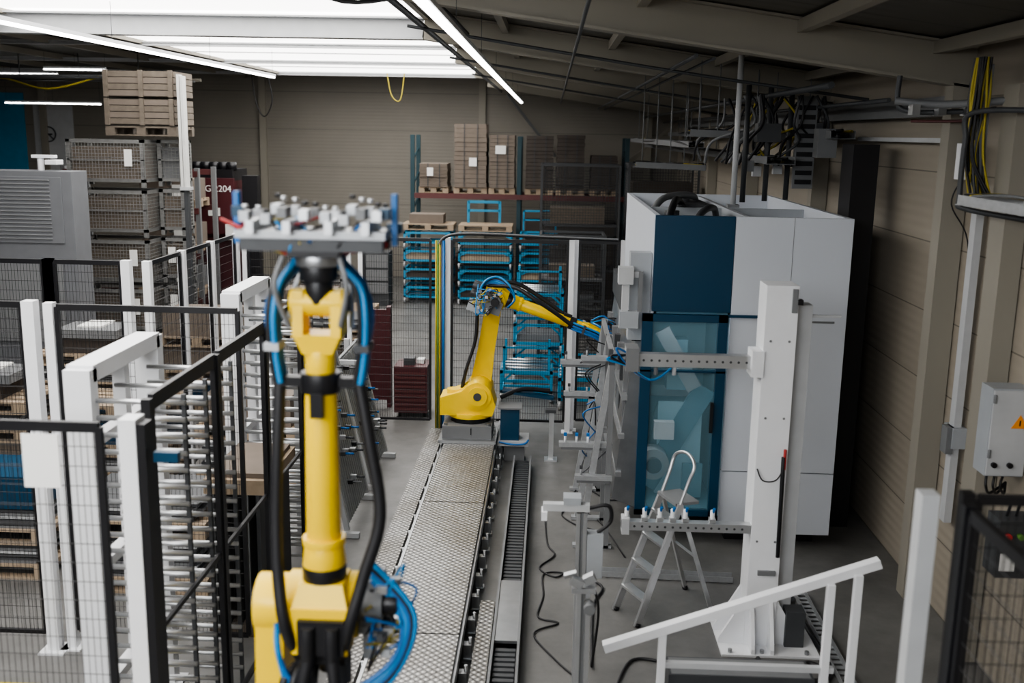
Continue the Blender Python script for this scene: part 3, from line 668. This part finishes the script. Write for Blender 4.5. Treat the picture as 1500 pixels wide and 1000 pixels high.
# ---------------------------------------------------------------- background storage
def pallet(b,cx,cy,z,w=1.2,d=.8,mt=WOD):
    for i in range(5): x=cy-d/2+.06+(d-.12)*i/4; b.bx(cx-w/2,cx+w/2,x-.055,x+.055,z+.12,z+.144,mt)
    for i in(-1,0,1):
        b.bx(cx+i*(w/2-.07)-.07,cx+i*(w/2-.07)+.07,cy-d/2,cy+d/2,z+.1,z+.12,mt)
        b.bx(cx-w/2,cx+w/2,cy+i*(d/2-.05)-.05,cy+i*(d/2-.05)+.05,z,z+.02,mt)
        for j in(-1,0,1): b.bx(cx+i*(w/2-.07)-.07,cx+i*(w/2-.07)+.07,cy+j*(d/2-.05)-.05,cy+j*(d/2-.05)+.05,z+.02,z+.1,mt)
def gitter(b,cx,cy,z,w=1.2,d=.8,h=.72,fill=DWO):
    g=BOXM
    for sx in(-1,1):
        for sy in(-1,1): b.bx(cx+sx*(w/2-.03)-.03,cx+sx*(w/2-.03)+.03,cy+sy*(d/2-.03)-.03,cy+sy*(d/2-.03)+.03,z,z+h,g)
    b.bx(cx-w/2,cx+w/2,cy-d/2,cy+d/2,z+.08,z+.13,g)
    for y in(cy-d/2,cy+d/2-.03):
        b.bx(cx-w/2,cx+w/2,y,y+.03,z+h-.05,z+h,g); b.bx(cx-w/2,cx+w/2,y,y+.03,z+h*.55,z+h*.55+.03,g)
    for x in(cx-w/2,cx+w/2-.03): b.bx(x,x+.03,cy-d/2,cy+d/2,z+h-.05,z+h,g)
    b.mesh((cx-w/2,cy-d/2,0),(cx+w/2,cy-d/2,0),z+.13,z+h-.05,.05,.05,.004,g)
    b.mesh((cx+w/2,cy-d/2,0),(cx+w/2,cy+d/2,0),z+.13,z+h-.05,.05,.05,.004,g)
    b.bx(cx-w/2+.06,cx+w/2-.06,cy-d/2+.06,cy+d/2-.06,z+.13,z+h-.12,fill)
    if random.random()<.6: b.bx(cx+w/2-.3,cx+w/2-.18,cy-d/2-.012,cy-d/2-.006,z+h*.45,z+h*.8,PAP)
b=B()
for i in range(5): gitter(b,-6.8,16,.02+.765*i,fill=[DWO,CRD,DWO,CRD,CRD][i])
b.done('mesh_box_pallet_stack')
b=B()
for i in range(5): gitter(b,-5.98,16.3,.02+.765*i,.40,.4,fill=[DWO,CRD2,DWO,CRD,GRY][i])
b.done('mesh_box_pallet_stack')
b=B()
pallet(b,-6.3,16.2,3.86,1.1,.8,DWO)
for j in range(2):
    z=4.02+j*.42
    for k in range(4):
        b.bx(-6.85,-5.75,15.8,15.83,z+.015+k*.095,z+.1+k*.095,[DWO,CRD][(j+k)%2]); b.bx(-5.78,-5.75,15.84,16.6,z+.015+k*.095,z+.1+k*.095,DWO)
    for x in(-6.84,-6.3,-5.84): b.bx(x,x+.07,15.77,15.8,z,z+.4,DWO)
    b.bx(-6.82,-5.79,15.84,16.58,z,z+.38,CRD2)
b.done('wooden_crate_stack')
b=B()
for k in range(2): b.bx(-5.68+.05*k,-5.64+.05*k,15.7,15.85,3.1,4.78-.02*k,FOAM)
b.bx(-5.7,-5.56,15.7,15.9,3.05,3.1,LGR); b.bx(-5.66,-5.6,15.75,15.85,0,3.05,DGR)
b.done('foam_sheet_bundle')
b=B()
for x in(-6.22,-8.6):
    for y in(18,18.9): b.bx(x-.04,x+.04,y-.04,y+.04,0,3.3,GRY)
for z in(.9,1.7,2.5,3.15): b.bx(-8.6,-6.2,17.95,18.0,z,z+.1,RED); b.bx(-8.6,-6.2,18.9,18.95,z,z+.1,RED)
for z in(1.0,1.8,2.6):
    pallet(b,-6.85,18.45,z,1.1,.8); b.bx(-7.3,-6.35,18.1,18.8,z+.15,z+.5,[CRD,GRY,CRD][int(z*1.2)%3]); b.bx(-6.7,-6.4,18.05,18.1,z+.2,z+.4,PAP)
b.done('pallet_rack')
b=B(); b.bx(-8.6,-6.12,13.0,13.45,0,3.42,CAB); b.bx(-8.55,-6.25,12.98,13.0,2.5,3.35,CAB)
for k in range(16): b.bx(-8.4,-6.4,12.965,12.98,2.55+.05*k,2.565+.05*k,GRY)
b.cyl((-6.6,13.2,3.42),(-6.6,13.2,3.6),.04,WHT); b.bx(-6.7,-6.4,13.15,13.25,3.58,3.62,WHT); b.bx(-6.5,-6.35,13.1,13.3,3.5,3.56,WHT)
b.bx(-7.6,-6.3,12.97,12.98,1.2,2.3,GRY)
b.done('enclosed_machine_cabinet',.02)
b=B(); b.bx(-7.4,-6.1,19.6,21,0,3.0,DRD); b.bx(-7.5,-6.05,19.5,19.6,2.0,3.06,DRD); b.bx(-7.1,-6.1,19.65,20.6,3.0,3.22,BLK)
for k in range(6): b.cyl((-7+.17*k,19.8,3.2),(-7+.17*k,19.8,3.36),.09,BLK,n=12)
b.bx(-6.0,-5.7,19.9,20.1,0,3.1,BLK); b.bx(-6.2,-6.0,19.4,19.5,1.9,2.2,PAP)
for x in(-6.55,-6.4): b.bx(x,x+.08,19.49,19.5,2.35,2.5,PAP)
hr=b.done('press_brake')
text('HG 2204',(-6.40,19.485,2.86),.17,(math.pi/2,0,0),PAP,hr,'machine_label')
b=B()
for x in(-3.35,-.77,1.81):
    for y in(25,26.1):
        b.bx(x-.05,x+.05,y-.05,y+.05,0,3.92,TEAL)
    for k in range(6): b.beam((x,25,.3+.6*k),(x,26.1,.6+.6*k),.03,.03,TEAL)
for y in(24.93,26.16): b.bx(-3.3,1.8,y-.03,y+.03,2.42,2.54,RED)
def sheets(x0,x1,z0,z1,m_,y0=25.0,y1=25.9):
    n=14
    for k in range(n):
        za=z0+(z1-z0)*k/n; b.bx(x0+R(0,.02),x1-R(0,.02),y0+R(0,.03),y1,za,za+(z1-z0)/n-.006,m_)
    for t in(.3,.7): b.bx(x0+t*(x1-x0),x0+t*(x1-x0)+.02,y0-.01,y0,z0,z1,DGR)
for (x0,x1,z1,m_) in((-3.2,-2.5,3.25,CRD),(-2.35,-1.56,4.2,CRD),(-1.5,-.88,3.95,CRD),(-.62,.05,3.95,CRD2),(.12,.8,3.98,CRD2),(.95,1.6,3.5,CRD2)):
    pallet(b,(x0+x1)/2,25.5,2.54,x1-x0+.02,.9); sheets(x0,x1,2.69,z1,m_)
b.bx(-3.0,-2.85,24.96,24.98,2.95,3.15,PAP); b.bx(-1.98,-1.8,24.96,24.98,3.2,3.4,PAP); b.bx(-1.35,-1.1,24.96,24.98,3.5,3.7,PAP)
b.bx(-3.15,-.9,25.1,25.9,.0,1.0,CRD2); b.bx(-.6,1.6,25.1,25.9,0,1.9,CRD2)
b.done('storage_rack')
def cage(x0,x1,y0,y1,z0,z1):
    b=B()
    for x in(x0,x1):
        for y in(y0,y1): b.bx(x-.025,x+.025,y-.025,y+.025,0 if z0<1 else z0,z1,DGR)
    for z in(z0,(z0+z1)/2,z1-.04):
        for y in(y0,y1): b.bx(x0,x1,y-.02,y+.02,z,z+.04,DGR)
        for x in(x0,x1): b.bx(x-.02,x+.02,y0,y1,z,z+.04,DGR)
    b.mesh((x0,y0,0),(x1,y0,0),z0,z1,.06,.06,.004,DGR); b.mesh((x0,y0,0),(x0,y1,0),z0,z1,.06,.06,.004,DGR); b.mesh((x0,y1,0),(x1,y1,0),z0,z1,.06,.06,.004,DGR)
    return b
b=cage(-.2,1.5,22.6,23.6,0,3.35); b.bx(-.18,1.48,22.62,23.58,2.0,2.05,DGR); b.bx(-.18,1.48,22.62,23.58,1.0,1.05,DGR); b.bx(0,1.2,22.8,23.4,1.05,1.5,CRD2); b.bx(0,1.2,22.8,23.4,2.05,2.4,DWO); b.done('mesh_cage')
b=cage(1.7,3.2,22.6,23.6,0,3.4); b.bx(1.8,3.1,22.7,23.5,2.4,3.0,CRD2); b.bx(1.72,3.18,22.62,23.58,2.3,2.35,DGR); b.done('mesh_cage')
b=cage(-.15,.95,17.6,18.4,0,2.3)
for z in(.5,1.0,1.5): b.bx(-.13,.93,17.62,18.38,z,z+.04,GRY); b.bx(0,.8,17.8,18.2,z+.04,z+.25,[CRD2,GRY,DWO][int(z*2)-1])
b.done('mesh_cage')
def trolley(b,cx,cy,z,w=1.15,d=.8,h=.52,load=None,wheels=True):
    t=.045
    for sx in(-1,1):
        for sy in(-1,1):
            x=cx+sx*(w/2-t/2);y=cy+sy*(d/2-t/2)
            b.bx(x-t/2,x+t/2,y-t/2,y+t/2,z+.14,z+h,CBL)
            b.beam((x,y,z+.3),(x-sx*.18,y,z+h-.02),.03,.03,CBL,up=(0,1,0))
            if wheels: b.cyl((x-.02,y,z+.07),(x+.02,y,z+.07),.07,LGR,n=12); b.bx(x-.03,x+.03,y-.03,y+.03,z+.1,z+.14,GAL)
    for zz in(z+.14,z+h-.04):
        for sy in(-1,1): y=cy+sy*(d/2-t/2); b.bx(cx-w/2,cx+w/2,y-t/2,y+t/2,zz,zz+.045,CBL)
        for sx in(-1,1): x=cx+sx*(w/2-t/2); b.bx(x-t/2,x+t/2,cy-d/2,cy+d/2,zz,zz+.045,CBL)
    b.bx(cx-w/2+.05,cx+w/2-.05,cy-.03,cy+.03,z+.15,z+.18,CBL)
    if load: b.bx(cx-w/2+.06,cx+w/2-.06,cy-d/2+.06,cy+d/2-.06,z+.19,z+.30,load)
b=B()
for k in range(4): trolley(b,-2.85,24.3,.43*k,h=.40,load=[None,CRD2,WOD,None][k])
pallet(b,-2.85,24.3,1.74); b.bx(-3.3,-2.5,24.0,24.6,1.89,2.1,CRD); b.done('blue_pallet_trolley')
b=B()
for k in range(4): trolley(b,-1.5,24.2,.43*k,1.25,h=.40,load=[CRD2,None,WOD,None][k])
pallet(b,-1.5,24.2,1.74,1.25)
for x in(-1.95,-1.2): b.bx(x-.03,x+.03,24.5,24.56,1.88,2.4,CBL)
b.bx(-1.95,-1.2,24.5,24.56,2.35,2.41,CBL); b.bx(-1.95,-1.2,24.5,24.56,2.15,2.2,CBL)
b.done('blue_pallet_trolley')
b=B()
for k in range(4): trolley(b,-.25,24.3,.43*k,.9,h=.40,load=[None,WOD,None,None][k])
for x in(-.65,.12): b.bx(x,x+.04,24.6,24.66,1.72,2.2,CBL)
b.bx(-.65,.16,24.6,24.66,2.16,2.2,CBL); b.bx(-.65,.16,24.6,24.66,1.95,1.98,CBL); b.done('blue_pallet_trolley')
for (x,y,n) in((-.30,15.4,1),(.58,15.0,1),(-.15,16.6,3)):
    b=B()
    for k in range(n): trolley(b,x,y,.5*k,.80,.7,.48,load=[None,GRY][k%2])
    for i in range(4): b.cyl((x-.38,y-.3+.2*i,.5*n+.02),(x+.38,y-.3+.2*i,.5*n+.02),.018,ALU,n=8)
    for i in range(2): b.bx(x-.36,x-.32,y-.32+.6*i,y-.28+.6*i,.5*n,.5*n+.35,CBL); b.bx(x+.32,x+.36,y-.32+.6*i,y-.28+.6*i,.5*n,.5*n+.35,CBL)
    b.bx(x-.36,x+.36,y-.32,y-.29,.5*n+.32,.5*n+.35,CBL)
    b.done('blue_pallet_trolley')
b=B(); b.bx(-4.4,-3.7,23.4,24,0,1.25,DGR); b.bx(-4.38,-3.72,23.38,23.4,.9,1.2,GRY)
for z in(.3,.6): b.bx(-4.38,-3.72,23.37,23.4,z,z+.25,GRY)
b.done('tool_cabinet')
b=B(); b.bx(-2.15,-1.68,14.0,14.5,.08,.75,DRD)
for k in range(9): b.bx(-2.13,-1.70,13.985,14.0,.12+k*.065,.15+k*.065,RED)
for x in(-2.1,-1.74): b.cyl((x,14.1,.04),(x+.03,14.1,.04),.04,BLK,n=10)
b.box((-1.95,14.2,.8),(.15,.2,.1),DGR); b.box((-1.8,14.3,.78),(.1,.15,.06),PAP)
b.done('red_workshop_cart')
b=B(); b.bx(-2.7,-2.3,14.6,14.65,.1,1.45,DRD); b.bx(-2.72,-2.66,14.55,14.7,0,1.5,DRD); b.bx(-2.34,-2.28,14.55,14.7,0,1.5,DRD); b.done('red_divider_panel')
def arack(y0,y1,x,h=1.75):
    b=B()
    b.beam((x-.35,y0,h),(x,y0,.08),.05,.05,LGR,up=(0,1,0)); b.beam((x-.35,y1,h),(x,y1,.08),.05,.05,LGR,up=(0,1,0))
    n=int((y1-y0)/.08)
    b.prism([(0,.12),(-.33,h),(-.36,h),(-.03,.12)],lambda a,c,t:(x+a,y0+.05+t*(y1-y0-.1),c),GRY)
    for i in range(n): yy=y0+.06+i*.08; b.beam((x-.34+.02,yy,h-.02),(x+.01,yy,.14),.015,.025,GAL,up=(0,1,0))
    for yy in(y0,y1): b.beam((x-.6,yy,.03),(x+.12,yy,.03),.06,.05,LGR); b.bx(x-.5,x-.44,yy-.03,yy+.03,0,h,LGR)
    b.bx(x-.5,x-.1,y0,y0+.04,h-.05,h,LGR)
    for k in range(16):
        yy=y0+.1+R(0,1)*(y1-y0-.2);z=R(.4,h-.1); xx=x-.35*(z/h)+.06
        b.box((xx,yy,z),(.07,.05,.04),[ALU,DGR,BLK][k%3]); b.cyl((xx+.03,yy,z),(xx+.12,yy,z),.012,[DGR,HBL,GRY][k%3],n=8)
    b.done('gripper_storage_panel')
arack(9.6,10.7,-1.95); arack(11.0,12.2,-1.98,1.5)
def stack(x,y,items,name='pallet_stack'):
    b=B(); z=0
    for it in items:
        if it=='p': pallet(b,x,y,z); z+=.145
        elif it=='b': b.bx(x-.5,x+.5,y-.34,y+.34,z,z+.35,CRD); z+=.352
        elif it=='g': gitter(b,x,y,z); z+=.74
        elif it=='u':
            b.bx(x-.55,x+.05,y-.38,y+.38,z,z+.25,DBL); b.bx(x+.08,x+.55,y-.38,y+.38,z,z+.3,DBL); z+=.31
        elif it=='s':
            for k in range(6): b.bx(x-.55+R(0,.05),x+.55-R(0,.08),y-.37,y+.37,z+.03*k,z+.03*k+.022,[GRY,DGR,DGR,LGR][k%4])
            z+=.185
        elif it=='r':
            b.bx(x-.4,x+.3,y-.3,y+.3,z,z+.2,CRD2); b.bx(x-.3,x+.45,y-.38,y+.2,z+.2,z+.3,GRY); b.bx(x-.1,x+.2,y-.2,y+.2,z+.3,z+.32,PAP); z+=.3
    b.done(name)
stack(-5.6,12.2,['p','s','p','b','p','s','p','r'])
stack(-4.95,14.4,['p','u','p','b','p','b'])
stack(-6.4,11.2,['p','b','p','s','p','r'])
stack(-4.85,11.3,['p','s','p','u','p'])
stack(-3.4,11.5,['p','s','s','p','b'])
stack(-3.3,15.5,['p','g','p','s'])
stack(-3.6,17.5,['p','b','b','p'])
stack(-5.0,8.8,['p','s','p','s','u'])
stack(-3.5,8.6,['p','s','s','p','s'])
stack(-4.6,5.9,['p','s','s'])
stack(-8.2,11.0,['p','g','g'])
stack(-4.6,19.5,['p','b','p','b'])
stack(-5.0,22,['p','g','g'])
b=B(); b.bx(-15.4,-14.55,YB-.06,YB-.005,0,4.85,CBL); b.done('door_1')
b=B(); b.bx(-14.3,-13.2,YB-.03,YB-.002,0,4.6,LGR)
b.tube([(-13.9+.2*math.cos(t),YB-.05,3.75+.2*math.sin(t)) for t in [2*math.pi*k/16 for k in range(16)]],.02,DGR,n=6,closed=True,sub=1); b.beam((-14.04,YB-.05,3.89),(-13.76,YB-.05,3.61),.03,.03,DGR); b.bx(-14.0,-13.8,YB-.05,YB-.03,3.73,3.77,BLK)
b.done('no_smoking_sign')
b=B(); b.bx(-5.5,-2.9,6.6,6.7,0.0005,.003,YLC); b.done('floor_marking')

# ---------------------------------------------------------------- light
w=bpy.data.worlds.new('world'); bpy.context.scene.world=w; w.use_nodes=True
w.node_tree.nodes['Background'].inputs[0].default_value=(.7,.75,.8,1); w.node_tree.nodes['Background'].inputs[1].default_value=.2
def area(loc,rot,sx,sy,e,col=(1,.98,.95)):
    l=bpy.data.lights.new('fill_light','AREA'); l.shape='RECTANGLE'; l.size=sx; l.size_y=sy; l.energy=e; l.color=col
    o=bpy.data.objects.new('fill_light',l); o.location=loc; o.rotation_euler=rot; bpy.context.collection.objects.link(o)
area((-2.5,-2.6,4.9),(math.radians(62),0,math.radians(-8)),5,1.6,420,(.93,.96,1))  # unseen fill behind the camera, added to brighten camera-facing fronts
try: bpy.context.scene.view_settings.look='AgX - Medium High Contrast'
except Exception: pass
# ---------------------------------------------------------------- camera
p=math.radians(11.5); y=math.radians(2.0); r=math.radians(1.0)
M=Matrix.Rotation(y,3,'Z')@Matrix.Rotation(math.pi/2-p,3,'X')@Matrix.Rotation(r,3,'Z')
cd=bpy.data.cameras.new('camera'); cd.lens=36; cd.sensor_width=36
cd.dof.use_dof=True; cd.dof.focus_distance=11.0; cd.dof.aperture_fstop=1.4; cd.clip_end=200
cam=bpy.data.objects.new('camera',cd); cam.matrix_world=Matrix.Translation((0,0,4))@M.to_4x4(); bpy.context.collection.objects.link(cam)
bpy.context.scene.camera=cam
